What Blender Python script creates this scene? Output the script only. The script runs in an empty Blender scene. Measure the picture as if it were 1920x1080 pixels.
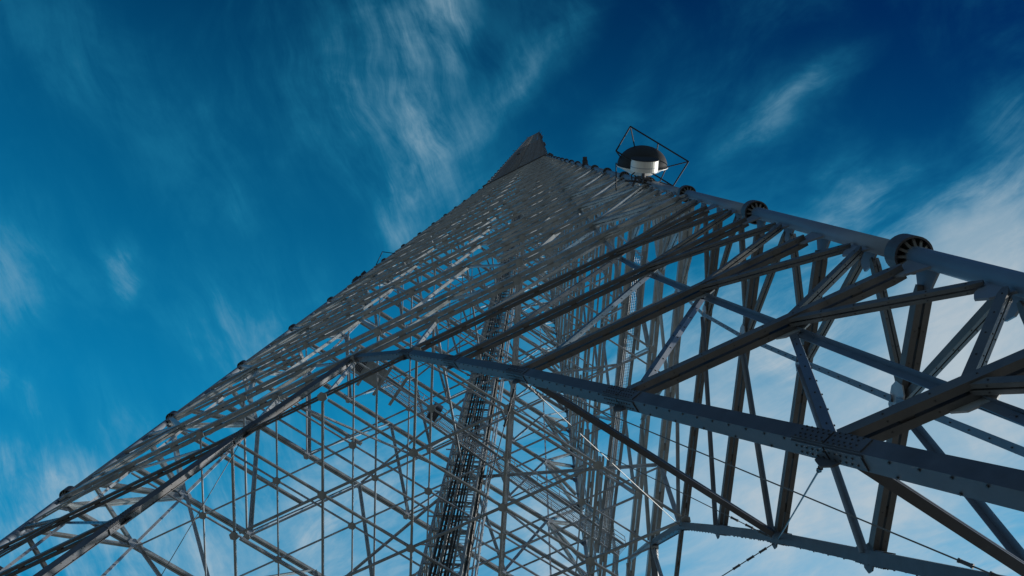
import bpy, math
import numpy as np
from mathutils import Matrix, Vector

# ------------------------------------------------------------------ camera
S = 10.0                                    # metres per pipe length of the tower legs
R0, KT, ZK = 2.0575, 0.0686, 16.42          # leg radius, taper, level where the taper changes
ZT, RT = 42.0, 0.34                         # top of the mast
CAM = np.array([1.91594, -0.75224, -1.55252])
ROT = np.array([[0.545708, 0.837107, 0.038146], [-0.810535, 0.538845, -0.229518], [-0.212686, 0.094331, 0.972557]])
FPX = 1505.31
scene = bpy.context.scene
cd = bpy.data.cameras.new('camera'); cam = bpy.data.objects.new('camera', cd)
scene.collection.objects.link(cam); scene.camera = cam
cd.sensor_width = 36.0; cd.lens = FPX / 1920 * 36; cd.clip_start = 0.1; cd.clip_end = 20000
cam.matrix_world = Matrix(((ROT[0][0], -ROT[1][0], -ROT[2][0], CAM[0] * S),
                           (ROT[0][1], -ROT[1][1], -ROT[2][1], CAM[1] * S),
                           (ROT[0][2], -ROT[1][2], -ROT[2][2], CAM[2] * S), (0, 0, 0, 1)))

# ------------------------------------------------------------------ sun, sky, exposure
def unit_h(v): return v / np.linalg.norm(v)
EL = math.radians(24)
az = .95 * ROT[0][:2] + .30 * ROT[1][:2]; az = az / np.linalg.norm(az)
SUN = Vector((az[0] * math.cos(EL), az[1] * math.cos(EL), math.sin(EL)))
ld = bpy.data.lights.new('sun', 'SUN'); ld.energy = 5.0; ld.angle = math.radians(.53); ld.color = (1, .95, .86)
sun = bpy.data.objects.new('sun', ld); scene.collection.objects.link(sun)
sun.rotation_euler = SUN.to_track_quat('Z', 'Y').to_euler()
scene.view_settings.view_transform = 'Standard'; scene.view_settings.look = 'None'
scene.view_settings.gamma = 1; scene.view_settings.exposure = 0.0; scene.view_settings.use_curve_mapping = False

world = bpy.data.worlds.new('World'); scene.world = world; world.use_nodes = True
nt = world.node_tree; nt.nodes.clear(); N = nt.nodes.new; LK = nt.links.new
def mth(op, a, b=None, c=None, clamp=False):
    n = N('ShaderNodeMath'); n.operation = op; n.use_clamp = clamp
    for i, v in enumerate((a, b, c)):
        if v is None: continue
        if isinstance(v, (int, float)): n.inputs[i].default_value = v
        else: LK(v, n.inputs[i])
    return n.outputs[0]
def vmt(op, a, b=None):
    n = N('ShaderNodeVectorMath'); n.operation = op
    for i, v in enumerate((a, b)):
        if v is None: continue
        if isinstance(v, (tuple, list)): n.inputs[i].default_value = v
        else: LK(v, n.inputs[i])
    return n
def mixc(f, a, b, mode='MIX'):
    n = N('ShaderNodeMix'); n.data_type = 'RGBA'; n.blend_type = mode
    for s, v in ((0, f), (6, a), (7, b)):
        if isinstance(v, (int, float)): n.inputs[s].default_value = v
        elif isinstance(v, tuple): n.inputs[s].default_value = (*v, 1)
        else: LK(v, n.inputs[s])
    return n.outputs[2]
def maprange(v, a, b, c, d, smooth=True):
    n = N('ShaderNodeMapRange'); n.interpolation_type = 'SMOOTHSTEP' if smooth else 'LINEAR'
    LK(v, n.inputs[0])
    for i, x in enumerate((a, b, c, d)): n.inputs[i + 1].default_value = x
    return n.outputs[0]
def noise(vec, scale, detail=6, rough=.55, dist=0.0, dim='3D'):
    n = N('ShaderNodeTexNoise'); n.noise_dimensions = dim
    LK(vec, n.inputs['Vector']); n.inputs['Scale'].default_value = scale
    n.inputs['Detail'].default_value = detail; n.inputs['Roughness'].default_value = rough
    n.inputs['Distortion'].default_value = dist
    return n
sky = N('ShaderNodeTexSky'); sky.sky_type = 'NISHITA'; sky.sun_disc = False
sky.sun_elevation = EL; sky.sun_rotation = math.atan2(SUN.x, SUN.y); sky.altitude = 300; sky.ozone_density = 1.5; sky.dust_density = .6
tc = N('ShaderNodeTexCoord'); D = tc.outputs['Generated']
sp = N('ShaderNodeSeparateXYZ'); LK(D, sp.inputs[0])
zc = mth('MAXIMUM', sp.outputs[2], .06)
cb = N('ShaderNodeCombineXYZ'); LK(mth('DIVIDE', sp.outputs[0], zc), cb.inputs[0]); LK(mth('DIVIDE', sp.outputs[1], zc), cb.inputs[1])
P = cb.outputs[0]                                        # where the view meets a level cloud sheet
# the wisps of cirrus: x, y, direction, half length, half width, density on that sheet
BLOBS = [(-0.8112, -0.0266, 0.987, 0.3276, 0.0964, 0.4),
         (-0.5425, 0.3418, 1.006, 0.3429, 0.1196, 0.35),
         (-0.2207, 0.3404, 1.188, 0.1969, 0.0899, 0.25),
         (-0.0944, 0.6345, 1.237, 0.2974, 0.1518, 0.35),
         (-0.3073, 0.5131, 1.383, 0.2179, 0.1187, 0.22),
         (-0.2695, 0.7536, 0.968, 0.2882, 0.1267, 0.45),
         (0.0809, 0.6479, 1.287, 0.13, 0.0832, 0.35),
         (0.0196, -0.1493, 2.706, 0.0746, 0.0229, 0.36),
         (0.0295, -0.1516, 1.853, 0.0313, 0.0075, 0.23),
         (-0.0418, -0.1719, 2.542, 0.045, 0.0142, 0.26),
         (-0.0839, -0.1274, 2.373, 0.0641, 0.0158, 0.28),
         (-0.1265, -0.1505, 2.43, 0.1174, 0.0398, 0.2),
         (-0.1371, -0.0894, 2.226, 0.174, 0.0809, 0.22),
         (-0.2007, -0.0672, 2.929, 0.0879, 0.0266, 0.18),
         (-0.1371, -0.0594, 2.812, 0.1211, 0.033, 0.15),
         (-0.102, -0.2633, 2.338, 0.1093, 0.0395, 0.11),
         (0.0297, -0.0305, 0.109, 0.1291, 0.0216, 0.22),
         (0.01, -0.033, 0.175, 0.031, 0.0076, 0.2),
         (0.0889, -0.0263, -0.056, 0.0391, 0.0113, 0.17),
         (0.0323, 0.0914, -0.082, 0.0759, 0.0182, 0.15),
         (0.0867, 0.1511, 0.096, 0.0625, 0.0143, 0.13),
         (0.131, 0.2366, 0.211, 0.0958, 0.0289, 0.17),
         (0.154, 0.2395, 0.43, 0.0425, 0.0104, 0.21),
         (0.2004, 0.2628, 0.405, 0.0639, 0.0142, 0.18),
         (0.1126, 0.2392, 0.596, 0.0474, 0.0104, 0.15),
         (0.0979, 0.397, 2.38, 0.0652, 0.0283, 0.33),
         (0.0988, 0.3919, 0.497, 0.0458, 0.0178, 0.2),
         (0.1639, 0.4196, 2.22, 0.0368, 0.0162, 0.21),
         (0.1896, 0.5359, 0.551, 0.1009, 0.0311, 0.53),
         (0.1547, 0.5791, 0.659, 0.113, 0.0607, 0.56),
         (0.0969, 0.6467, 0.56, 0.1354, 0.1014, 0.56),
         (0.0388, 0.6112, 1.642, 0.1983, 0.1059, 0.43),
         (-0.0521, 0.5787, 1.333, 0.3043, 0.136, 0.37),
         (-0.1674, 0.7388, 1.055, 0.318, 0.1761, 0.5),
         (-0.2326, 0.4577, 1.511, 0.2459, 0.1414, 0.34),
         (-0.1711, 0.2843, 1.742, 0.1536, 0.0808, 0.19),
         (-0.4748, -0.3328, 2.621, 0.0419, 0.01, 0.36),
         (-0.4704, -0.3553, 1.836, 0.0239, 0.0075, 0.23),
         (-0.4757, -0.3409, 2.27, 0.0472, 0.0251, 0.15),
         (-0.5745, -0.4634, 2.546, 0.1019, 0.059, 0.25),
         (-0.7108, -0.3988, 1.658, 0.0437, 0.0164, 0.3),
         (-0.7257, -0.3555, 2.309, 0.0382, 0.0143, 0.2),
         (-0.4531, -0.1638, 2.298, 0.1115, 0.0589, 0.17),
         (-0.4469, -0.1554, 1.111, 0.1238, 0.0673, 0.12),
         (-0.7972, -0.2488, 1.435, 0.134, 0.0429, 0.29),
         (-0.8132, -0.3373, 1.332, 0.0484, 0.0255, 0.2),
         (-0.8731, -0.2509, 1.025, 0.1283, 0.0515, 0.3),
         (-0.6426, -0.1979, 1.11, 0.058, 0.0286, 0.2),
         (-0.6242, 0.1568, 1.132, 0.2633, 0.1354, 0.38),
         (-0.7798, -0.0628, 1.234, 0.2374, 0.1412, 0.36),
         (-0.3796, -0.0804, -3.11, 0.0743, 0.0478, 0.13),
         (-0.3266, -0.2536, 2.297, 0.031, 0.0169, 0.17),
         (-0.4516, 0.416, 1.19, 0.258, 0.1453, 0.4),
         (-0.2584, -0.3008, 1.727, 0.1262, 0.0629, 0.09),
         (-0.25, -0.0507, 2.199, 0.0387, 0.0167, 0.18),
         (-0.1625, -0.0411, 2.458, 0.0295, 0.0161, 0.15),
         (0.2789, 0.4964, 2.235, 0.047, 0.0304, 0.2),
         (-0.2846, -0.5235, 1.595, 0.0775, 0.0553, 0.05),
         (-0.1241, 0.0114, -2.842, 0.0432, 0.0171, 0.08)]
wn = noise(P, 5.0, 5, .6); wv = vmt('SUBTRACT', wn.outputs['Color'], (.5, .5, .5)); wv2 = vmt('SCALE', wv.outputs[0]); wv2.inputs[3].default_value = .09
PW = vmt('ADD', P, wv2.outputs[0]).outputs[0]
tot = None
for (bx, by, ba, bl, bw, bs) in BLOBS:
    mp = N('ShaderNodeMapping'); mp.vector_type = 'TEXTURE'; LK(PW, mp.inputs[0])
    mp.inputs['Location'].default_value = (bx, by, 0); mp.inputs['Rotation'].default_value = (0, 0, ba)
    mp.inputs['Scale'].default_value = (bl * 1.7, bw * 2.3, 1)
    v = maprange(vmt('LENGTH', mp.outputs[0]).outputs['Value'], 0, 1, bs, 0)
    tot = v if tot is None else mth('ADD', tot, v)
# thready texture drawn out along the wisps
def streak(ang, ax, sc_, det, dist):
    m_ = N('ShaderNodeMapping'); m_.vector_type = 'TEXTURE'; LK(PW2, m_.inputs[0])
    m_.inputs['Rotation'].default_value = (0, 0, ang); m_.inputs['Scale'].default_value = (ax, 1, 1)
    return noise(m_.outputs[0], sc_, det, .66, dist).outputs[0]
wn2 = noise(P, 2.6, 4, .5); wv3 = vmt('SCALE', vmt('SUBTRACT', wn2.outputs['Color'], (.5, .5, .5)).outputs[0]); wv3.inputs[3].default_value = .17
PW2 = vmt('ADD', P, wv3.outputs[0]).outputs[0]
st = streak(.50, 4.0, 20, 11, .3)
st2 = streak(2.25, 4.5, 24, 11, .35)
bd = noise(P, 4.5, 9, .6, .5).outputs[0]
sy = N('ShaderNodeSeparateXYZ'); LK(P, sy.inputs[0])
side = maprange(sy.outputs[1], -.10, .10, 0, 1)
thread = mth('ADD', mth('MULTIPLY', st2, mth('SUBTRACT', 1.0, side)), mth('MULTIPLY', st, side))
stm = maprange(mth('ADD', mth('MULTIPLY', thread, .6), mth('MULTIPLY', bd, .4)), .34, .68, 0, 1, False)
calm = maprange(tot, .55, 1.5, 1.0, .30)                 # thick cloud shows less of the threads
mod = mth('ADD', mth('MULTIPLY', mth('POWER', stm, 1.5), calm), mth('MULTIPLY', .48, mth('SUBTRACT', 1.0, calm)))
od = mth('MULTIPLY', tot, mth('ADD', .16, mth('MULTIPLY', mod, 1.55)))
core = mth('SUBTRACT', 1.0, mth('EXPONENT', mth('MULTIPLY', od, -1.0)))
veil = mth('MULTIPLY', maprange(bd, .38, .72, 0.0, .11), maprange(stm, .1, .8, .3, 1.2))
dens = mth('ADD', core, veil)
dens = mth('MINIMUM', dens, .90)
gd = unit_h(ROT[1][:2] * .965 - ROT[0][:2] * .27)
t = mth('POWER', maprange(vmt('DOT_PRODUCT', D, (gd[0], gd[1], 0.0)).outputs['Value'], -.22, .42, 0, 1, False), 1.45)
tint = mixc(t, (.0, .14, .40), (.04, 1.95, 2.30))
tint = mixc(maprange(sp.outputs[2], .60, .22, 0, 1), tint, (.75, 1.0, 1.15))       # paler towards the horizon
base = mixc(1.0, sky.outputs[0], tint, 'MULTIPLY')
cl = mixc(dens, base, mixc(maprange(dens, .15, .85, 0, 1, False), (.35, 4.0, 6.1), (4.9, 5.7, 6.2)))
bg = N('ShaderNodeBackground'); LK(cl, bg.inputs[0]); bg.inputs[1].default_value = .1
wo = N('ShaderNodeOutputWorld'); LK(bg.outputs[0], wo.inputs[0])

# ------------------------------------------------------------------ materials
def mat(name, col, rough=.5, metal=0.0, var=.2, scale=1.5, stain=None, stain_amt=0.0, bump=0.0):
    m = bpy.data.materials.new(name); m.use_nodes = True
    t = m.node_tree; t.nodes.clear(); n = t.nodes.new; l = t.links.new
    o = n('ShaderNodeOutputMaterial'); b = n('ShaderNodeBsdfPrincipled'); l(b.outputs[0], o.inputs[0])
    b.inputs['Metallic'].default_value = metal
    tcn = n('ShaderNodeTexCoord')
    a = n('ShaderNodeTexNoise'); l(tcn.outputs['Object'], a.inputs[0]); a.inputs['Scale'].default_value = scale
    a.inputs['Detail'].default_value = 8; a.inputs['Roughness'].default_value = .65
    r = n('ShaderNodeMapRange'); l(a.outputs[0], r.inputs[0])
    r.inputs[1].default_value = .3; r.inputs[2].default_value = .7
    r.inputs[3].default_value = 1 - var; r.inputs[4].default_value = 1 + var
    mx = n('ShaderNodeMix'); mx.data_type = 'RGBA'; mx.blend_type = 'MULTIPLY'; mx.inputs[0].default_value = 1
    mx.inputs[6].default_value = (*col, 1); l(r.outputs[0], mx.inputs[7]); out = mx.outputs[2]
    if stain:
        s = n('ShaderNodeTexNoise'); l(tcn.outputs['Object'], s.inputs[0]); s.inputs['Scale'].default_value = .33
        s.inputs['Detail'].default_value = 6; s.inputs['Roughness'].default_value = .7
        sr = n('ShaderNodeMapRange'); l(s.outputs[0], sr.inputs[0]); sr.inputs[1].default_value = .4; sr.inputs[2].default_value = .68
        sr.inputs[4].default_value = stain_amt
        m2 = n('ShaderNodeMix'); m2.data_type = 'RGBA'; l(sr.outputs[0], m2.inputs[0]); l(out, m2.inputs[6]); m2.inputs[7].default_value = (*stain, 1); out = m2.outputs[2]
    l(out, b.inputs['Base Color'])
    rr = n('ShaderNodeMapRange'); l(a.outputs[0], rr.inputs[0]); rr.inputs[3].default_value = max(rough - .12, .05); rr.inputs[4].default_value = min(rough + .14, 1)
    l(rr.outputs[0], b.inputs['Roughness'])
    if bump:
        f = n('ShaderNodeTexNoise'); l(tcn.outputs['Object'], f.inputs[0]); f.inputs['Scale'].default_value = scale * 14; f.inputs['Detail'].default_value = 4
        bp = n('ShaderNodeBump'); bp.inputs['Strength'].default_value = bump; bp.inputs['Distance'].default_value = .01
        l(f.outputs[0], bp.inputs['Height']); l(bp.outputs[0], b.inputs['Normal'])
    return m
M_PIPE = mat('galvanised_pipe', (.17, .20, .245), .45, .2, .10, .6, (.12, .13, .15), .35, .15)
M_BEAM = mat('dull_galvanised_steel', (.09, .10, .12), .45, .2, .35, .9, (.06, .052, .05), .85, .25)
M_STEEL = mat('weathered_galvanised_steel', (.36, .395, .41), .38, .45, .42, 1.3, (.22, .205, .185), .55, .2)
M_ZINC = mat('hazed_galvanised_steel', (.42, .46, .50), .30, .45, .35, 1.2, (.19, .185, .175), .45, .15)  # lightened base colour stands in for air haze on distant inner bars
M_NEAR = mat('shaded_galvanised_steel', (.135, .14, .145), .46, .3, .40, 1.3, (.095, .085, .075), .7, .2)  # darker copy of the steel, with near-black shade put into its colour
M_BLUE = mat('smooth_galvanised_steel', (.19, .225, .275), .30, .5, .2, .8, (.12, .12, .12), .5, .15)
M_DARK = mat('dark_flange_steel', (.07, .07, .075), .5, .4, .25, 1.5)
M_BLACK = mat('black_rubber', (.010, .011, .013), .7, 0, .2, 2)
M_BLKPAINT = mat('black_paint', (.010, .012, .016), .75, 0, .15, 2)
M_WHITE = mat('white_enamel', (.78, .76, .72), .35, 0, .05, 2)
M_BOX = mat('dark_grey_paint', (.05, .055, .07), .45, .1, .15, 3)
M_MESH = mat('grating_steel', (.34, .37, .41), .45, .4, .15, 2)
M_GROUND = mat('dry_gravel_soil', (.135, .127, .115), .95, 0, .3, .05, (.10, .105, .08), .8)
M_CONC = mat('concrete', (.36, .35, .33), .9, 0, .18, .6, (.22, .2, .18), .5)

# ------------------------------------------------------------------ object helpers
coll = scene.collection
def link(name, me, parent=None, kind=None):
    o = bpy.data.objects.new(name, me); coll.objects.link(o)
    if parent: o.parent = parent
    if kind: o['kind'] = kind
    return o
def thing(name, label, cat, loc=(0, 0, 0), group=None):
    o = bpy.data.objects.new(name, None); coll.objects.link(o); o.location = loc
    o.empty_display_size = .3
    o['label'] = label; o['category'] = cat
    if group: o['group'] = group
    return o
def mesh(name, V, F, m, smooth=False):
    me = bpy.data.meshes.new(name); me.from_pydata([tuple(v) for v in V], [], F); me.materials.append(m)
    if smooth:
        me.polygons.foreach_set('use_smooth', [len(f) <= 4 for f in F])
    me.update(); return me
class G:
    """collects closed prisms into one mesh"""
    def __init__(s): s.V = []; s.F = []
    def add(s, V, F):
        b = len(s.V); s.V.extend([tuple(v) for v in V]); s.F.extend([tuple(i + b for i in f) for f in F])
    def loops(s, rings, closed=True):
        n = len(rings[0]); V = [v for r in rings for v in r]; F = []
        for k in range(len(rings) - 1):
            for i in range(n):
                j = (i + 1) % n; F.append((k * n + i, k * n + j, (k + 1) * n + j, (k + 1) * n + i))
        if closed: F.append(tuple(reversed(range(n)))); F.append(tuple((len(rings) - 1) * n + i for i in range(n)))
        s.add(V, F)
    def obj(s, name, m, parent=None, kind=None, smooth=False, origin=None):
        V = np.array(s.V) if s.V else np.zeros((0, 3))
        if origin is not None: V = V - np.array(origin)
        o = link(name, mesh(name, V.tolist(), s.F, m, smooth), parent, kind)
        if origin is not None: o.location = tuple(origin)
        return o
def unit(v): v = np.asarray(v, float); return v / (np.linalg.norm(v) + 1e-12)
def frame(p, q, nrm):
    d = unit(np.subtract(q, p)); b = unit(np.cross(nrm, d)); a = np.cross(d, b); return d, a, b
def rect(a0, a1, b0, b1): return [(a0, b0), (a1, b0), (a1, b1), (a0, b1)]
def prof(kind, w, h):
    """cross sections as closed polygons in (outward, in-plane) coordinates"""
    if kind == 'twin':
        g = .09 * w
        return [rect(g, w / 2, -h / 2, h / 2), rect(-w / 2, -g, -h / 2, h / 2)]
    if kind == 'angle':
        t = max(.10 * w, .010)
        return [[(w / 2, -h / 2), (w / 2, h / 2), (-w / 2, h / 2), (-w / 2, h / 2 - t), (w / 2 - t, h / 2 - t), (w / 2 - t, -h / 2)]]
    if kind == 'trough':       # deep box chord: outer plate, soffit recessed between lips
        t = .09 * w
        return [[(w / 2, -h / 2), (w / 2, h / 2), (-w / 2, h / 2), (-w / 2, -h / 2), (-w / 2 + t, -h / 2), (-w / 2 + t, -h * .40),
                 (w / 2 - t, -h * .40), (w / 2 - t, -h / 2)]]
    if kind == 'rod':
        return [[(w / 2 * math.cos(i * math.pi / 3), w / 2 * math.sin(i * math.pi / 3)) for i in range(6)]]
    return [rect(-w / 2, w / 2, -h / 2, h / 2)]
def member(g, kind, p, q, w, h, nrm, t0=1.0, t1=1.0, off=0.0):
    p = np.asarray(p, float); q = np.asarray(q, float)
    L = np.linalg.norm(q - p)
    d, a, b = frame(p, q, nrm)
    p = p + a * off; q = q + a * off
    st = [(0, t0)]
    if t0 < 1 and L > 6 * h: st.append((1.3 * h, 1))
    if t1 < 1 and L > 6 * h: st += [(L - 1.3 * h, 1)]
    st.append((L, t1 if L > 6 * h else 1))
    if L <= 6 * h: st[0] = (0, 1)
    fl = -1 if (kind == 'angle' and b @ np.array(SUN) < 0) else 1
    for poly in prof(kind, w, h):
        if fl < 0: poly = [(x, -y) for x, y in reversed(poly)]
        g.loops([[p + d * s + a * x + b * (y * k) for x, y in poly] for s, k in st])
    if kind == 'twin':          # tie plates between the two channels
        gg = .09 * w; n = max(int(L / (7 * h)), 1)
        for i in range(n):
            s = (i + .5) / n * L
            g.loops([[p + d * (s - h * .45) + a * x + b * y for x, y in rect(-gg * 1.02, gg * 1.02, -h * .3, h * .3)],
                     [p + d * (s + h * .45) + a * x + b * y for x, y in rect(-gg * 1.02, gg * 1.02, -h * .3, h * .3)]])
def tube(g, p, q, r0, r1=None, n=10, closed=True):
    if r1 is None: r1 = r0
    d = unit(np.subtract(q, p)); x = unit(np.cross(d, (0, 0, 1) if abs(d[2]) < .9 else (0, 1, 0))); y = np.cross(d, x)
    g.loops([[np.asarray(c, float) + r * (x * math.cos(2 * math.pi * i / n) + y * math.sin(2 * math.pi * i / n)) for i in range(n)]
             for c, r in ((p, r0), (q, r1))], closed)
def plate(g, c, ax, ay, nrm, pts, t):
    """flat plate with outline pts (in ax, ay), thickness t along nrm"""
    c = np.asarray(c, float)
    g.loops([[c + ax * x + ay * y - nrm * t / 2 for x, y in pts], [c + ax * x + ay * y + nrm * t / 2 for x, y in pts]])

# ------------------------------------------------------------------ tower geometry (all in metres from here)
def rad(z): return R0 - KT * z if z <= ZK else (R0 - KT * ZK) + (RT - (R0 - KT * ZK)) * (z - ZK) / (ZT - ZK)
def leg(i, z):
    a = 2 * math.pi * i / 3; r = rad(z) * S
    return np.array([r * math.cos(a), r * math.sin(a), z * S])
FACES = [(0, 2), (0, 1), (2, 1)]
def fp(f, u, z): return (1 - u) * leg(f[0], z) + u * leg(f[1], z)
def fnorm(f, z):
    n = np.cross(leg(f[1], z) - leg(f[0], z), leg(f[0], z + .4) - leg(f[0], z)); n = unit(n)
    m = (leg(f[0], z) + leg(f[1], z)) / 2; m[2] = 0
    return n if n @ m > 0 else -n
PORTAL = {-1.42: .012, -1.076: .046, -.576: .108, -.076: .172, .424: .238, .924: .311, 1.424: .388}
def uc(z): return min(.0797 + .0358 * z, .125) if z < 1.9 else .125
LV = [-1.42] + [-1.076 + .5 * i for i in range(8)] + [3.424 + i for i in range(14)]      # to 16.424
LV = [round(z, 3) for z in LV]
ZN = LV[1:]
PIPE_R = .185

tower = thing('lattice_tower', 'tall three-legged galvanised steel lattice tower with flanged tubular corner legs, seen from its foot', 'tower', (0, 0, -17.12))
TZ = -17.12
mem = []            # every bar of the lattice: name, profile, p, q, w, h, normal, taper0, taper1, offset, material
def bar(name, kind, p, q, w, h, nrm, t0=1, t1=1, off=0, m=None):
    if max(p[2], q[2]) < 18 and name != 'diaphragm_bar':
        m = {M_STEEL.name: M_NEAR, M_ZINC.name: M_BLUE}.get((m or M_STEEL).name, m)  # low bars swap to darker steel copies, their deeper shade painted in
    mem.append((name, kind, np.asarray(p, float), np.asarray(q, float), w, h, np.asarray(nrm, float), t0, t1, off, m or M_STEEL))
def trim(p, q, a=0.0, b=0.0):
    d = unit(q - p); return p + d * a, q - d * b
def tilt(n, d, f, s, a=math.radians(30)):      # turn a section about its own axis so that its outer edge looks down
    d = unit(d); m = unit(np.cross(d, n))
    inn = unit(leg(f[1], 0) - leg(f[0], 0)) * (1 if s == 0 else -1)
    if m @ inn < 0: m = -m
    return unit(n * math.cos(a) + m * math.sin(a)) if s == 1 else unit(n * math.cos(a * .2) + m * math.sin(a * .2))
gus = []            # node plates: centre, outline half sizes, axes
PR = PIPE_R + .05
for f in FACES:
    for j, z in enumerate(ZN):
        n = fnorm(f, z)
        up = unit(leg(f[0], z + .5) - leg(f[0], z)); al = unit(leg(f[1], z) - leg(f[0], z))
        znx = ZN[j + 1] if j + 1 < len(ZN) else 99
        hw, hh = (.29, .215) if z < 1.9 else ((.42, .34) if z < 2.9 else ((.50, .44) if z < 6 else (.66, .60)))
        if f == (2, 1): hw, hh = hw * .60, hh * .58
        HM = M_STEEL
        if z > 1.5:
            p, q = trim(fp(f, 0, z), fp(f, 1, z), PR + .25, PR + .25)
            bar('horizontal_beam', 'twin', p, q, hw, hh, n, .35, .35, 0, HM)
        else:
            ub = PORTAL[z]
            for s in (0, 1):
                p, q = trim(fp(f, s, z), fp(f, abs(s - ub), z), PR + .25, .12)
                bar('horizontal_beam', 'twin', p, q, hw, hh, n, .35, 1)
        if z == 1.424:
            p, q = trim(fp(f, PORTAL[z], z), fp(f, 1 - PORTAL[z], z), .2, .2)
            bar('horizontal_beam', 'twin', p, q, .17, .14, n, 1, 1, -.05)
        for s in (0, 1):
            U = lambda x: abs(s - x)
            c0 = fp(f, U(uc(z)), z)
            gus.append((c0 - n * .14, al, up, n, .34, z))
            # struts from the leg at mid panel to the secondary chord
            if 2.4 < z < 16:
                p, q = trim(fp(f, U(0), z + .5), fp(f, U(.26 + .04 * (j % 3)), z + .5), PR + .2, .05)
                bar('horizontal_beam', 'twin', p, q, hw * .8, hh * .8, n, .4, 1, 0, M_STEEL)
            for zz in ((z - .25, z + .25) if z < 2.4 else (z - .55, z - .28, z + .28, z + .55)):
                if zz > 16.3: continue
                p, q = trim(fp(f, U(0), zz), c0, PR + .15, .05)
                bar('diagonal_brace', 'angle' if z > 6 else 'twin', p, q, *((.165, .155) if z < 2 else (.25, .24)), n, .5, 1, .03)
            if znx <= 16.5:
                c1 = fp(f, U(uc(znx)), znx)
                p, q = trim(c0, c1, .1, .1)
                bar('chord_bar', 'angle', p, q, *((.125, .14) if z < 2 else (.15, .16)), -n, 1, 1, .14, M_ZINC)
                b0 = fp(f, U(PORTAL[z] if z < 1.5 else .25), z)
                p, q = trim(b0, c1, .15, .1)
                bar('diagonal_brace', 'angle', p, q, *((.13, .15) if z < 2 else (.20, .22)), n, 1, 1, -.20, M_ZINC if z < 2 else M_STEEL)
                if z < 1.4:
                    b1 = fp(f, U(PORTAL[round(znx, 3)]), znx)
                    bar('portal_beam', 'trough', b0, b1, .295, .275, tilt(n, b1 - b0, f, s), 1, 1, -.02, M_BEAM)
                    gus.append((b0 - n * .13, al, up, n, .29, z))
                if z == ZN[0]:
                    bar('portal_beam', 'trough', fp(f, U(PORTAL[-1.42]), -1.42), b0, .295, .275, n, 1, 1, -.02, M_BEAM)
        if z == 1.424:
            for s in (0, 1):
                U = lambda x: abs(s - x)
                b0 = fp(f, U(PORTAL[z]), z)
                bar('portal_beam', 'trough', b0, fp(f, .5, 1.924), .295, .275, tilt(n, fp(f, .5, 1.924) - b0, f, s), 1, 1, -.02, M_BEAM)
                p, q = trim(b0, fp(f, U(.375), 1.924), .2, .1)
                bar('diagonal_brace', 'angle', p, q, .16, .17, n, 1, 1, -.12, M_ZINC)
                gus.append((b0 - n * .13, al, up, n, .29, z))
            bar('diagonal_brace', 'angle', fp(f, .5, 1.45), fp(f, .5, 1.88), .14, .14, n, 1, 1, -.12, M_ZINC)
        if 1.9 < z < 16:
            for s in (0, 1):
                U = lambda x: abs(s - x)
                for ua, ub_ in ((.25, .375), (.5, .375)):
                    p, q = trim(fp(f, U(ua), z), fp(f, U(ub_), znx), .15, .1)
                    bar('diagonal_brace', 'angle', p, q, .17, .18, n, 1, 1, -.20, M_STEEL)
                gus.append((fp(f, U(.25), z) - n * .14, al, up, n, .30, z))
            gus.append((fp(f, .5, z) - n * .14, al, up, n, .30, z))
# inner side of the three-sided feet: struts and crossed tie rods
ties = []
for i in range(3):
    fs = [f for f in FACES if i in f]
    def bn(f, z, i=i): return fp(f, PORTAL[z] if f[0] == i else 1 - PORTAL[z], z)
    inward = -unit([math.cos(2 * math.pi * i / 3), math.sin(2 * math.pi * i / 3), 0])
    for z in (-.576, .424):
        p, q = trim(bn(fs[0], z), bn(fs[1], z), .25, .25)
        bar('leg_strut', 'twin', p, q, .20, .15, (0, 0, 1), 1, 1, 0, M_BEAM)
    zs = [-1.076, -.576, .424, 1.424]
    for a, b in ((-.576, .424), (.424, 1.424)):
        for k in (0, 1):
            ties.append((bn(fs[k], a) + inward * .1, bn(fs[1 - k], b) + inward * .1))
    for f in fs:
        ties.append((bn(f, .424) + inward * .15, np.array([0, 0, 4.24]) - inward * .9))
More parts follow.
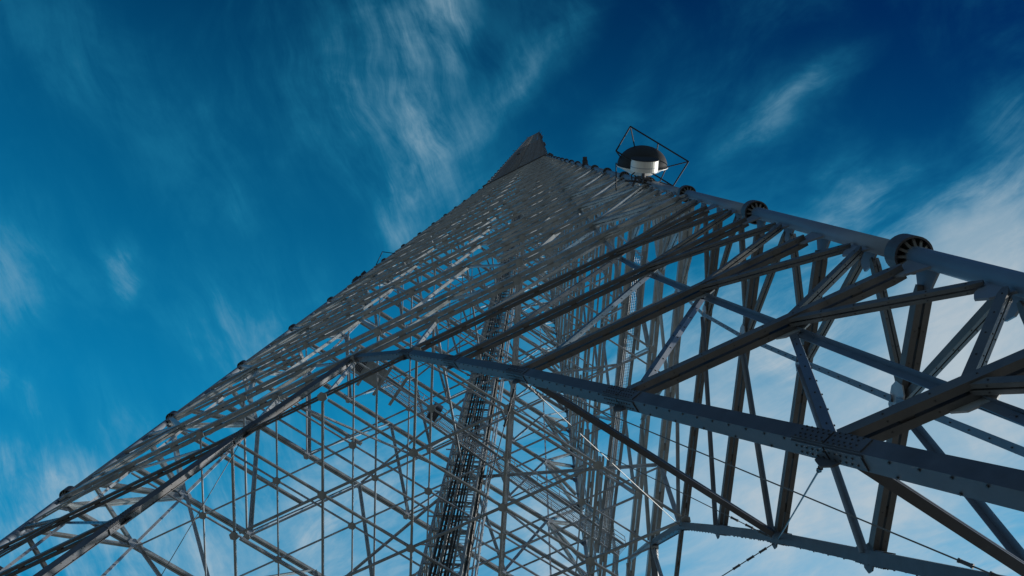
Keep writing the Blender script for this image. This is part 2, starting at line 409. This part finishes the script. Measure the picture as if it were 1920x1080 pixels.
# horizontal diaphragms of triangular bays
NDG = 8
dnodes = []
for z in [1.424, 1.924, 2.424, 3.424, 4.424, 5.424, 6.424, 7.424, 8.424, 9.424, 10.424, 11.424, 12.424, 13.424, 14.424]:
    A, B, Cc = leg(0, z), leg(1, z), leg(2, z)
    nd = 8 if z < 8 else 6
    cut = 3 if z < 1.5 else 0
    w = .095 if z < 1.5 else (.070 if z < 2.4 else .06)
    P3 = lambda i, j, kk: (A * i + B * j + Cc * kk) / nd
    for c in range(1, nd):
        if z > 2 and c % 2: continue
        for perm in range(3):
            def pt(x, y):   # first index fixed to c
                v = [0, 0, 0]; v[perm] = c; v[(perm + 1) % 3] = x; v[(perm + 2) % 3] = y; return P3(*v)
            x0, x1 = 0, nd - c
            if cut:
                lo = max(0, nd - c - (nd - cut)); hi = min(nd - c, nd - cut)
                x0, x1 = lo, hi
                if c > nd - cut: continue
            if c == nd - 1 and not cut: continue
            a_, b_ = pt(x0, nd - c - x0), pt(x1, nd - c - x1)
            if np.linalg.norm(b_ - a_) < .5: continue
            zo = (perm - 1) * .012 - .26
            a2, b2 = trim(a_, b_, .25, .25)
            wk_ = w * (1.6 if nd == 8 and z > 2 else 1)
            bar('diaphragm_bar', 'angle' if z > 3 else 'twin', a2 + [0, 0, zo], b2 + [0, 0, zo], wk_, wk_, (0, 0, 1), 1, 1, 0, M_STEEL if z < 1.5 else M_ZINC)
    for i in range(nd + 1):
        for j in range(nd + 1 - i):
            kk = nd - i - j
            if max(i, j, kk) >= (nd - cut + 1 if cut else nd - 1): continue
            if z < 5 and (z < 2 or (i % 2 == 0 and j % 2 == 0)): dnodes.append((P3(i, j, kk) + [0, 0, -.26 - .07], z))
# sloping bracing inside, from the face mid-points up to the shaft
for i in range(3):
    f = FACES[i]
    for z in (1.924, 3.424, 5.424):
        for u in (.375, .625):
            a = fp(f, u, z); c = np.array([0, 0, (z + .0) * S]); d = unit(c - a)
            bar('diagonal_brace', 'angle', a + d * .3, c - d * 1.1 + [0, 0, 4.8], .13, .13, (0, 0, 1), 1, 1, 0, M_ZINC)
# heavy ring where the taper changes
for f in FACES:
    p, q = trim(fp(f, 0, 16.45), fp(f, 1, 16.45), .2, .2)
    bar('ring_beam', 'box', p, q, .9, .7, fnorm(f, 16), 1, 1, .1, M_DARK)
# mast above the change of taper
zz = 16.924
while zz < ZT - .1:
    for f in FACES:
        n = fnorm(f, zz)
        p, q = trim(fp(f, 0, zz), fp(f, 1, zz), .2, .2)
        bar('horizontal_beam', 'box', p, q, .22, .22, n, 1, 1, 0, M_BLUE)
        st = .5 if zz < 30 else 1.0
        if zz + st <= ZT:
            bar('diagonal_brace', 'box', fp(f, 0, zz), fp(f, .5, zz + st), .14, .15, n, 1, 1, -.05, M_NEAR)
            bar('diagonal_brace', 'box', fp(f, 1, zz), fp(f, .5, zz + st), .14, .15, n, 1, 1, -.05, M_NEAR)
    zz += .5 if zz < 30 else 1.0

# individual parts for the 300 of each kind that show largest, the rest joined
def px(X):
    X = ROT @ (np.asarray(X) / S - CAM)
    if X[2] < .05: return None
    return X[:2] / X[2] * FPX + np.array([960, 540])
def seen(m):
    best = 0; pts = [px(m[2] + (m[3] - m[2]) * t) for t in np.linspace(0, 1, 13)]
    L = 0
    for a, b in zip(pts[:-1], pts[1:]):
        if a is None or b is None: continue
        c = (a + b) / 2
        if -60 < c[0] < 1980 and -60 < c[1] < 1140: L += min(np.linalg.norm(b - a), 3000)
    d = max((ROT @ ((m[2] + m[3]) / 2 / S - CAM))[2], .3)
    return L * m[5] / d
OFF = np.array([0, 0, TZ])
names = []
for m in mem:
    if m[0] not in names: names.append(m[0])
shown = []
for nm in names:
    ms = [m for m in mem if m[0] == nm]
    ms.sort(key=lambda m: -seen(m))
    for m in ms[:300]:
        mid = (m[2] + m[3]) / 2
        g = G(); member(g, m[1], m[2], m[3], m[4], m[5], m[6], m[7], m[8], m[9])
        o = g.obj(nm, m[10], tower, origin=mid); o.location = tuple(mid - OFF)
        shown.append((seen(m), m, o))
    for mt in (M_STEEL, M_ZINC, M_PIPE, M_BEAM, M_NEAR, M_BLUE, M_DARK):
        rest = [m for m in ms[300:] if m[10] is mt]
        if rest:
            g = G()
            for m in rest: member(g, m[1] if m[1] == 'angle' else ('twin' if m[1] == 'twin' else 'box'), m[2], m[3], m[4], m[5], m[6], m[7], m[8], m[9])
            g.obj(nm, mt, tower, 'stuff', origin=OFF).location = (0, 0, 0)

# bolts along the larger bars (sub-parts)
bolt_hex = [(math.cos(i * math.pi / 3), math.sin(i * math.pi / 3)) for i in range(6)]
def add_bolt(g, c, nrm, r, t):
    x = unit(np.cross(nrm, (.3, .5, .81))); y = np.cross(nrm, x)
    g.loops([[c + r * (x * a + y * b) for a, b in bolt_hex], [c + nrm * t + r * (x * a + y * b) for a, b in bolt_hex]])
shown.sort(key=lambda s: -s[0])
cnt = 0
for sc_, m, o in shown:
    nm, kind, p, q, w, h, nrm, t0, t1, off, mt = m
    if nm in ('diaphragm_bar', 'leg_strut') or cnt > 110: continue
    d, a, b = frame(p, q, nrm); L = np.linalg.norm(q - p); mid = (p + q) / 2
    if np.linalg.norm(mid / S - CAM) > 4.2: continue
    g = G(); cnt += 1
    fl_ = -1 if b @ np.array(SUN) < 0 else 1; lo_ = -1 if b[2] > 0 else 1
    if nm == 'portal_beam':
        s = .35; k = 0
        while s < L - .3:
            add_bolt(g, p + d * s + a * (off + .11) + b * lo_ * (h * .50), b * lo_, .018, .022)
            if k % 2 == 0: add_bolt(g, p + d * s + a * (off - .11) + b * lo_ * (h * .50), b * lo_, .018, .022)
            s += .42; k += 1
        sg = G()
        for e in (0.0, L):
            s0, s1 = (0.02, .62) if e == 0 else (L - .62, L - .02)
            if L < 1.4: continue
            for ax_, lo, hi, oo in ((a, -.10, .10, w / 2 + .012), ):
                cc = p + d * (s0 + s1) / 2 + a * (off + oo)
                plate(sg, cc, d, b, a, [(-(s1 - s0) / 2, -h * .43), ((s1 - s0) / 2, -h * .43), ((s1 - s0) / 2, h * .43), (-(s1 - s0) / 2, h * .43)], .022)
                for sb in (1, -1):
                    cc = p + d * (s0 + s1) / 2 + a * off + b * sb * (h / 2 + .012)
                    plate(sg, cc, d, a, b, [(-(s1 - s0) / 2, -w * .4), ((s1 - s0) / 2, -w * .4), ((s1 - s0) / 2, w * .4), (-(s1 - s0) / 2, w * .4)], .022)
        if sg.V: sg.obj('splice_plate', M_BEAM, o, 'stuff', origin=mid).location = (0, 0, 0)
        for e in (0, L):
            for i in range(-5, 6):
                for jj, bb in enumerate((-.10, -.04, .04, .10)):
                    s = e + i * .10 + (jj % 2) * .04
                    if .02 < s < L - .02: add_bolt(g, p + d * s + a * (off + w / 2) + b * bb + a * .022, a, .015, .018)
                    if jj < 2 and .02 < s < L - .02:
                        add_bolt(g, p + d * s + a * (off - .05 + jj * .1) + b * lo_ * (h * .5 + .022), b * lo_, .015, .018)
    else:
        s = .25
        while s < L - .2:
            if kind == 'angle':
                add_bolt(g, p + d * s + a * (off + w / 2), a, .014, .02); add_bolt(g, p + d * s + a * off + b * fl_ * h / 2, b * fl_, .014, .02)
                s += .55
            else:
                for sgn in (-1, 1): add_bolt(g, p + d * s + a * (off + sgn * w * .28) + b * lo_ * h / 2, b * lo_, .012, .012)
                add_bolt(g, p + d * s + a * (off + w / 2), a, .014, .015)
                s += .62
    if g.V: g.obj('bolt', M_DARK, o, 'stuff', origin=mid).location = (0, 0, 0)

# node plates
ng = []
for c, al, up, n, r, z in gus:
    d = np.linalg.norm(c / S - CAM); P_ = px(c)
    ng.append((d, c, al, up, n, r, z))
ng.sort(key=lambda t: t[0])
def gus_outline(r): return [(-r, -.35 * r), (-.55 * r, -.75 * r), (.55 * r, -.75 * r), (r, -.35 * r), (r, .35 * r), (.55 * r, .75 * r), (-.55 * r, .75 * r), (-r, .35 * r)]
rest = G()
for i, (d, c, al, up, n, r, z) in enumerate(ng):
    ay = np.cross(n, al)
    if i < 180:
        g = G(); plate(g, c, al, ay, n, gus_outline(r), .03); o = g.obj('gusset_plate', M_BEAM if r < .295 else M_ZINC, tower, origin=c); o.location = tuple(c - OFF)
    else: plate(rest, c, al, ay, n, gus_outline(r), .03)
for i, (c, z) in enumerate(sorted(dnodes, key=lambda t: np.linalg.norm(t[0] / S - CAM))):
    pts = [(.21 * math.cos(k * math.pi / 3 + .26), .21 * math.sin(k * math.pi / 3 + .26)) for k in range(6)]
    ax = np.array([1., 0, 0]); ay = np.array([0, 1., 0]); nn = np.array([0, 0, 1.])
    if i < 118:
        g = G(); plate(g, c, ax, ay, nn, pts, .03); o = g.obj('gusset_plate', M_STEEL, tower, origin=c); o.location = tuple(c - OFF)
    else: plate(rest, c, ax, ay, nn, pts, .03)
rest.obj('gusset_plate', M_ZINC, tower, 'stuff', origin=OFF).location = (0, 0, 0)

# leg pipes, flanges, fin plates where bars meet the pipes
def ring(g, c, d, ro, ri, t, n=28):
    x = unit(np.cross(d, (0, 0, 1) if abs(d[2]) < .9 else (0, 1, 0))); y = np.cross(d, x)
    def circ(r, s): return [c + d * s + r * (x * math.cos(2 * math.pi * i / n) + y * math.sin(2 * math.pi * i / n)) for i in range(n)]
    R4 = [circ(ro, 0), circ(ro, t), circ(ri, t), circ(ri, 0)]
    V = [v for r_ in R4 for v in r_]; F = []
    for k in range(4):
        k2 = (k + 1) % 4
        for i in range(n):
            j = (i + 1) % n; F.append((k * n + i, k * n + j, k2 * n + j, k2 * n + i))
    g.add(V, F)
for i in range(3):
    zs = [-1.44] + list(range(0, 17)) + [16.42]
    for a, b in zip(zs[:-1], zs[1:]):
        g = G(); p, q = leg(i, a), leg(i, b); tube(g, p, q, PIPE_R, n=24)
        c = (p + q) / 2; o = g.obj('leg_pipe', M_PIPE, tower, smooth=True, origin=c); o.location = tuple(c - OFF)
    for z in range(0, 17):
        c = leg(i, z); d = unit(leg(i, z + .1) - c); d = -d            # towards the ground
        x = unit(np.cross(d, (0, 1, 0) if abs(d[1]) < .9 else (1, 0, 0))); y = np.cross(d, x)
        g = G()
        ring(g, c - d * .05, d, .375, PIPE_R - .01, .10)               # the bolted discs
        ring(g, c + d * .05, d, .375, .335, .17)                        # rim towards the ground
        ring(g, c - d * .22, d, .375, .335, .17)
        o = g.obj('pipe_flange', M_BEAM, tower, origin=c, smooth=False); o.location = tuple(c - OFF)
        g = G()
        for k in range(12):
            t = 2 * math.pi * (k + .3) / 12; e = x * math.cos(t) + y * math.sin(t); s = np.cross(d, e)
            for dd in (d, -d):
                g.loops([[c + dd * .05 + e * PIPE_R * .95 + s * w_, c + dd * .05 + e * .34 + s * w_, c + dd * .17 + e * .34 + s * w_, c + dd * .30 + e * PIPE_R * .95 + s * w_] for w_ in (-.026, .026)])
        g.obj('stiffener', M_NEAR, o, 'stuff', origin=c).location = (0, 0, 0)
        g = G()
        for k in range(12):
            t = 2 * math.pi * (k + .8) / 12; e = x * math.cos(t) + y * math.sin(t)
            add_bolt(g, c + d * .05 + e * .275, d, .032, .05)
            add_bolt(g, c - d * .05 + e * .275, -d, .032, .05)
        g.obj('bolt', M_DARK, o, 'stuff', origin=c).location = (0, 0, 0)
    # upper mast leg
    p, q = leg(i, 16.42), leg(i, ZT)
    g = G(); tube(g, p, q, .15, n=12); c = p; o = g.obj('leg_pipe', M_PIPE, tower, smooth=True, origin=c); o.location = tuple(c - OFF)
    for z in range(17, 42):
        g = G(); c = leg(i, z); d = unit(leg(i, z + .1) - c); tube(g, c - d * .12, c + d * .12, .33, n=14)
        o = g.obj('pipe_flange', M_DARK, tower, origin=c); o.location = tuple(c - OFF)
    fs = [f for f in FACES if i in f]
    for f in fs:
        s = 0 if f[0] == i else 1
        for z0 in ZN[:16]:
            for z, r in ((z0, .60), (z0 + .25, .50)):
                n = fnorm(f, z); c = leg(i, z); al = unit(fp(f, .5, z) - c); ay = unit(leg(i, z + .1) - c)
                al = unit(al - ay * (al @ ay)); nn = unit(np.cross(al, ay))
                g = G(); plate(g, c, al, ay, nn, [(PIPE_R * .9, -.42), (r, -.20), (r + .12, 0), (r, .20), (PIPE_R * .9, .42)], .045)
                o = g.obj('fin_plate', M_PIPE, tower, origin=c); o.location = tuple(c - OFF)
# tie rods with turnbuckles
for p, q in ties:
    d = unit(q - p); L = np.linalg.norm(q - p); c = (p + q) / 2
    g = G(); tube(g, p, q, .015, n=6); o = g.obj('tie_rod', M_DARK if min(abs(p[0]) + abs(p[1]), abs(q[0]) + abs(q[1])) < 2.5 else M_NEAR, tower, origin=c); o.location = tuple(c - OFF)
    g = G()
    for s in (.35, .75, 1.2):
        tube(g, p + d * s, p + d * (s + .16), .032, .032, 8)
        for e in (s - .03, s + .16): tube(g, p + d * e, p + d * (e + .03), .042, .042, 6)
    g.obj('turnbuckle', M_DARK, o, 'stuff', origin=c).location = (0, 0, 0)
# concrete footings
for i in range(3):
    c = leg(i, -1.44); g = G()
    zb = TZ
    rr = [[(c[0] + sx * w_, c[1] + sy * w_, zz_) for sx, sy in ((-1, -1), (1, -1), (1, 1), (-1, 1))] for w_, zz_ in ((1.6, zb), (1.5, c[2] - .5), (1.0, c[2] - .02))]
    g.loops([[np.array(v) for v in r_] for r_ in rr])
    o = g.obj('footing', M_CONC, tower, origin=c); o.location = tuple(c - OFF)
# lightning rods and lamps at the top
for i in range(3):
    c = leg(i, ZT); g = G(); tube(g, c, c + [0, 0, 3.2], .06, .03, 6); o = g.obj('lightning_rod', M_DARK, tower, origin=c); o.location = tuple(c - OFF)

for i in range(3):
    for zz_ in (30.0, 36.0, 41.6):
        c = leg(i, zz_); o_ = unit(c * [1, 1, 0]); g = G(); member(g, 'box', c, c + o_ * 1.3, .16, .16, (0, 0, 1)); tube(g, c + o_ * 1.3 - [0, 0, 1.2], c + o_ * 1.3 + [0, 0, 1.6], .12, n=6)
        o = g.obj('outrigger_aerial', M_DARK, tower, origin=c); o.location = tuple(c - OFF)
# ------------------------------------------------------------------ lift shaft on the axis
shaft = thing('lift_shaft', 'narrow steel lattice shaft with ladder and black cable bundles up the middle of the tower', 'lift shaft', (0, 0, TZ))
def spart(g, name, m, parent=shaft, kind=None, smooth=False): o = g.obj(name, m, parent, kind, smooth, origin=OFF); o.location = (0, 0, 0); return o
hs = .85; ZB, ZU = TZ, 163.0
rot = math.atan2(.52, -.855)
ex = np.array([math.cos(rot), math.sin(rot), 0]); ey = np.array([-math.sin(rot), math.cos(rot), 0]); ez = np.array([0, 0, 1.])
def sp_(x, y, z): return ex * x + ey * y + ez * z
for sx, sy in ((-1, -1), (1, -1), (1, 1), (-1, 1)):
    g = G(); member(g, 'angle', sp_(sx * hs, sy * hs, ZB), sp_(sx * hs, sy * hs, ZU), .13, .13, ex * sx); spart(g, 'corner_post', M_STEEL)
g = G(); g2 = G(); z = ZB + 1
while z < ZU - 1:
    cs = [sp_(sx * hs, sy * hs, z) for sx, sy in ((-1, -1), (1, -1), (1, 1), (-1, 1))]
    cu = [c + ez * 1.35 for c in cs]
    for k in range(4):
        member(g, 'box', cs[k], cs[(k + 1) % 4], .07, .08, ez)
        if k != 1: member(g2, 'box', cs[k], cu[(k + 1) % 4], .05, .05, (ex, ey, ex, ey)[k])
    z += 1.35
spart(g, 'horizontal_bar', M_STEEL, kind='stuff'); spart(g2, 'diagonal_bar', M_STEEL, kind='stuff')
for k, (x, y, r) in enumerate([(-.98, -.5, .055), (-.98, -.36, .05), (-.98, -.22, .06), (-.98, -.06, .05), (-.98, .08, .06), (-.98, .24, .05), (-.98, .4, .045), (-.60, -1.0, .06), (-.40, -1.0, .05), (-.22, -1.0, .06), (0, -1.0, .045), (.2, -1.0, .05),
                              (.45, .3, .05), (.3, .45, .05), (-.5, .3, .06), (-.35, .5, .05), (0.05, .62, .055)]):
    g = G(); tube(g, sp_(x, y, ZB), sp_(x, y, ZU), r, n=8); spart(g, 'feeder_cable', M_BLACK if k % 4 else M_NEAR, smooth=True)
for x, y in ((.62, -.62), (.62, -.22), (-.2, -1.45), (-.6, -1.45), (-1.0, -1.35)):
    g = G(); tube(g, sp_(x, y, ZB), sp_(x, y, ZU), .045, n=6); spart(g, 'guide_rail', M_ZINC)
g = G(); z = ZB + .5
while z < 90:
    tube(g, sp_(.62, -.62, z), sp_(.62, -.22, z), .018, n=5); z += .3
spart(g, 'ladder_rung', M_ZINC, kind='stuff')
g = G(); z = ZB + .5
while z < 120:
    tube(g, sp_(-.2, -1.45, z), sp_(-.9, -1.40, z), .02, n=5)
    z += .9
spart(g, 'cable_clamp', M_ZINC, kind='stuff')
z = ZB + 1.2
while z < 100:                                     # bright outrigger bars that stick out of the shaft
    g = G(); member(g, 'box', sp_(.85, -.1, z) , sp_(.85, -.1, z) + (ex * .0 + ey * 1.7), .04, .07, ez); spart(g, 'outrigger_bar', M_ZINC); z += 2.7

# ------------------------------------------------------------------ walkways
def walkway(name, label, p, q, wid, rail, n=(0, 0, 1)):
    p = np.asarray(p, float); q = np.asarray(q, float); c = (p + q) / 2
    t = thing(name, label, 'walkway', tuple(c))
    d = unit(q - p); sd = unit(np.cross((0, 0, 1), d)); L = np.linalg.norm(q - p); up = np.array([0, 0, 1.])
    def pt_(g, nm, m, kind=None): g.obj(nm, m, t, kind, origin=c).location = (0, 0, 0)
    for s in (-1, 1):
        g = G(); member(g, 'angle', p + sd * s * wid / 2, q + sd * s * wid / 2, .09, .16, up); pt_(g, 'side_beam', M_STEEL)
    g = G(); s = 0.0
    while s < L:
        tube(g, p + d * s - sd * wid / 2, p + d * s + sd * wid / 2, .013, n=4); s += .085
    k = -wid / 2 + .06
    while k < wid / 2:
        tube(g, p + sd * k - up * .02, q + sd * k - up * .02, .008, n=4); k += .09
    pt_(g, 'deck_grating', M_MESH, 'stuff')
    if rail:
        for s in (-1, 1):
            for hh_ in (.55, 1.05):
                g = G(); tube(g, p + sd * s * wid / 2 + up * hh_, q + sd * s * wid / 2 + up * hh_, .025, n=6); pt_(g, 'handrail', M_STEEL)
            k = 0.0
            while k <= L:
                g = G(); b0 = p + d * k + sd * s * wid / 2; tube(g, b0, b0 + up * 1.05, .022, n=6); pt_(g, 'rail_post', M_STEEL); k += L / 12 - 1e-6
    return t
wk = walkway('walkway', 'railed steel grating walkway crossing the tower from the near face past the central shaft', (2.45, -8.9, 24.5), (1.25, 9.6, 24.5), .75, True)
def wpart(g, nm, m):
    c_ = np.array(wk.location); g.obj(nm, m, wk, origin=c_).location = (0, 0, 0)
for yy in (-8.6, -7.6, -6.6, -5.6):
    g = G(); member(g, 'twin', (1.5, yy, 24.3), (3.4, yy, 24.3), .14, .16, (0, 0, 1)); wpart(g, 'cross_beam', M_STEEL)
g = G(); plate(g, (2.45, -7.2, 24.42), np.array([1., 0, 0]), np.array([0, 1., 0]), np.array([0, 0, 1.]), [(-.6, -.6), (.6, -.6), (.6, .6), (-.6, .6)], .04); wpart(g, 'platform_deck', M_STEEL)
g = G(); member(g, 'box', (2.1, -8.0, 24.85), (2.9, -8.0, 24.85), .7, .6, (0, 0, 1)); wpart(g, 'cabinet', M_BOX)
g = G(); member(g, 'box', (2.2, -3.4, 24.1), (3.0, -3.4, 24.1), .55, .5, (0, 0, 1)); wpart(g, 'cabinet', M_BOX)
walkway('cable_tray', 'steep strip of fine steel mesh hanging along the far right face of the tower', (15.6, .62, 24.35), (.6, 8.75, 24.35), .62, False)

# ------------------------------------------------------------------ antennas on the near leg
def disc_rings(c, A, B1, B2, prof_, n=36):
    return [[c + A * s + r * (B1 * math.cos(2 * math.pi * i / n) + B2 * math.sin(2 * math.pi * i / n)) for i in range(n)] for s, r in prof_]
AX = unit((.855, -.52, -.10)); BX = unit(np.cross(AX, (0, 0, 1))); BZ = np.cross(BX, AX)
c = np.array([19.08, -.80, 30.4])
t = thing('dish_antenna', 'large round dish antenna with domed black cover on the right leg inside a bar cage', 'antenna', tuple(c))
g = G(); g.loops(disc_rings(c, AX, BX, BZ, [(0.06, 1.42)] + [(.06 + 1.12 * math.sin(a), 1.40 * math.cos(a)) for a in np.linspace(.0, 1.5, 10)]))
g.obj('radome', M_BLKPAINT, t, smooth=True, origin=c).location = (0, 0, 0)
g = G(); g.loops(disc_rings(c, AX, BX, BZ, [(.05, 1.44), (.0, 1.44), (-.05, 1.25), (-.25, .95), (-.42, .6), (-.48, .12)]))
g.obj('reflector', M_WHITE, t, smooth=True, origin=c).location = (0, 0, 0)
g = G(); tube(g, c - AX * .42, c - AX * .75, .16, n=12)
for s in (-1, 1):
    member(g, 'box', c - AX * .7 + BX * s * .3, c - AX * 1.15 + BX * s * .45 , .10, .12, BZ)
    member(g, 'box', c - AX * .4 + BX * s * .5, c - AX * .85, .07, .07, BZ)
    member(g, 'box', c - AX * .85 + BX * s * .9 , c - AX * .85, .07, .10, BZ)
g.obj('mounting_bracket', M_BOX, t, origin=c).location = (0, 0, 0)
g = G()
for k in range(9):
    a = leg(0, 2.92 + k * .018); e = c - AX * (.55 + .05 * (k % 3)) + BX * (.12 * (k - 4)); member(g, 'box', a + [.2, -.1 * (k % 2), 0], e, .06, .05, (0, 0, 1))
g.obj('clamp', M_DARK, t, origin=c, kind=None).location = (0, 0, 0)
c = np.array([19.26, -1.02, 28.6])
t = thing('drum_antenna', 'small white drum antenna in front of the black-domed dish on the right leg', 'antenna', tuple(c))
g = G(); g.loops(disc_rings(c, AX, BX, BZ, [(.26, .72), (.25, .74), (-.34, .74), (-.36, .72)]))
g.obj('shroud', M_WHITE, t, smooth=False, origin=c).location = (0, 0, 0)
g = G(); g.loops(disc_rings(c, AX, BX, BZ, [(.295, .70), (.29, .765), (.27, .765), (.265, .70)])); g.obj('rim', M_BLKPAINT, t, origin=c).location = (0, 0, 0)
g = G(); g.loops(disc_rings(c, AX, BX, BZ, [(-.10, .70), (-.105, .752), (-.135, .752), (-.14, .70)])); g.obj('band', M_MESH, t, origin=c).location = (0, 0, 0)
g = G(); pts_ = [c - AX * .36 + BX * .4, c - AX * .6 + BX * .7 - np.array([0, 0, .3]), c - AX * .95 + BX * .6, leg(0, 2.80)]
for a0_, a1_ in zip(pts_[:-1], pts_[1:]): tube(g, a0_, a1_, .035, n=6)
g.obj('feed_cable', M_BLACK, t, origin=c).location = (0, 0, 0)
g = G(); tube(g, c - AX * .36, c - AX * .8, .12, n=10); member(g, 'box', c - AX * .75, leg(0, 2.87) + [.15, 0, 0], .12, .12, (0, 0, 1)); g.obj('mounting_bracket', M_BOX, t, origin=c).location = (0, 0, 0)

def cage(name, label, quad, back, extra, r=.04, grp=None):
    c = np.mean(quad, axis=0); t = thing(name, label, 'guard frame', tuple(c), grp)
    k = 0
    for a, b in [(quad[i], quad[(i + 1) % 4]) for i in range(4)]:
        g = G(); tube(g, a, b, r, n=6); g.obj('frame_bar', M_BLKPAINT, t, origin=c).location = (0, 0, 0)
    for a, b in back + extra:
        g = G(); tube(g, a, b, r * .85, n=6); g.obj('stay_bar', M_BLKPAINT, t, origin=c).location = (0, 0, 0)
    return t
A_, B_, C_, D_ = [np.array(v) * S for v in ((2.0489, -.2824, 2.85), (2.0671, .0856, 2.85), (1.9144, .0935, 2.85), (1.9003, -.2726, 2.85))]
cage('antenna_guard_frame', 'large thin black rectangular bar cage around the domed dish on the right leg', [A_, B_, C_, D_],
     [(A_, np.array([19.76, -1.77, 30.5])), ((A_ + B_) / 2 + [0, -.1, 0], np.array([20.31, -.62, 30.5])), (B_, np.array([19.82, .387, 30.5])), (D_, np.array([18.82, -2.02, 30.5]))],
     [(np.array([18.46, -2.13, 30.5]), np.array([17.15, -1.22, 30.5])), (np.array([19.82, .387, 30.5]), np.array([18.93, .55, 30.5])), (C_, np.array([18.93, .40, 29.5])), (np.array([18.93, .55, 30.5]), leg(0, 2.95))])
def from_px(x, y, z):
    d = ROT.T @ np.array([(x - 960) / FPX, (y - 540) / FPX, 1]); return (CAM + d * (z - CAM[2]) / d[2]) * S
zc_ = 8.2
q4 = [from_px(*p_, zc_) for p_ in ((705, 497), (717, 472), (752, 477), (742, 508))]
cage('antenna_guard_frame', 'smaller bar cage sticking out from the far left leg against the sky', q4, [(q4[0], q4[0] * .2 + q4[2] * .8 + np.array([0, 0, 2.]))], [], .05)

def eq_box(x, y, z, w, h, label, cat='lamp', i=2):
    c = from_px(x, y, z); t = thing('obstruction_lamp', label, cat, tuple(c))
    l = leg(i, z); d = unit((c - l) * [1, 1, 0]); sd = np.cross(d, (0, 0, 1)); up = np.array([0, 0, 1.])
    g = G(); member(g, 'box', c - sd * w / 2, c + sd * w / 2, h, h * .8, up); member(g, 'box', c - sd * w * .4 + d * h * .5, c + sd * w * .4 + d * h * .5, h * .5, h * .6, up)
    g.obj('housing', M_BOX, t, origin=c).location = (0, 0, 0)
    g = G(); tube(g, c - up * h * .9, c - up * h * .45, w * .16, w * .2, 10); g.obj('lens', M_DARK, t, origin=c).location = (0, 0, 0)
    g = G(); member(g, 'box', c, l, .08, .08, up); g.obj('bracket', M_BOX, t, origin=c).location = (0, 0, 0)
eq_box(671, 528, 7.02, 1.1, .7, 'lower of the two dark boxy lamps side by side on the far left leg')
eq_box(686, 517, 7.32, 1.1, .6, 'upper of the two dark boxy lamps side by side on the far left leg')
eq_box(246, 839, 2.62, .2, .3, 'small dark peg-like lamp low on the left leg, the left one of a pair')
eq_box(255, 835, 2.68, .2, .3, 'small dark peg-like lamp low on the left leg, the right one of a pair')
eq_box(1097, 307, 7.0, .55, .9, 'dark diamond-shaped lamp box on the right leg, above the domed dish', i=0)
eq_box(1014, 254, 41.0, 1.0, 2.2, 'dark lamp cluster at the very tip of the mast, right side', i=0)
eq_box(999, 261, 40.0, 1.0, 1.4, 'dark lamp box just left of the mast tip', i=2)
eq_box(1031, 290, 17.6, .8, 1.0, 'dark lamp box on the right leg where the tower narrows', i=0)
eq_box(1020, 269, 29.0, .9, 1.2, 'dark lamp box on the right edge of the mast, midway to the tip', i=0)
eq_box(972, 290, 25.0, .8, 1.0, 'dark lamp box on the left edge of the mast, midway to the tip', i=2)

# ------------------------------------------------------------------ ground
g = G(); n = 48; V = []; rs = [0, 30, 90, 300, 1200, 6000]
V.append((0, 0, TZ))
F = []
for k, r in enumerate(rs[1:]):
    for i in range(n):
        a = 2 * math.pi * i / n; V.append((r * math.cos(a), r * math.sin(a), TZ + (0 if k < 2 else .4 * math.sin(3 * a + k))))
for i in range(n): F.append((0, 1 + i, 1 + (i + 1) % n))
for k in range(len(rs) - 2):
    for i in range(n):
        a = 1 + k * n; b = a + n; j = (i + 1) % n; F.append((a + i, b + i, b + j, a + j))
o = link('ground', mesh('ground', V, F, M_GROUND), None, 'structure')
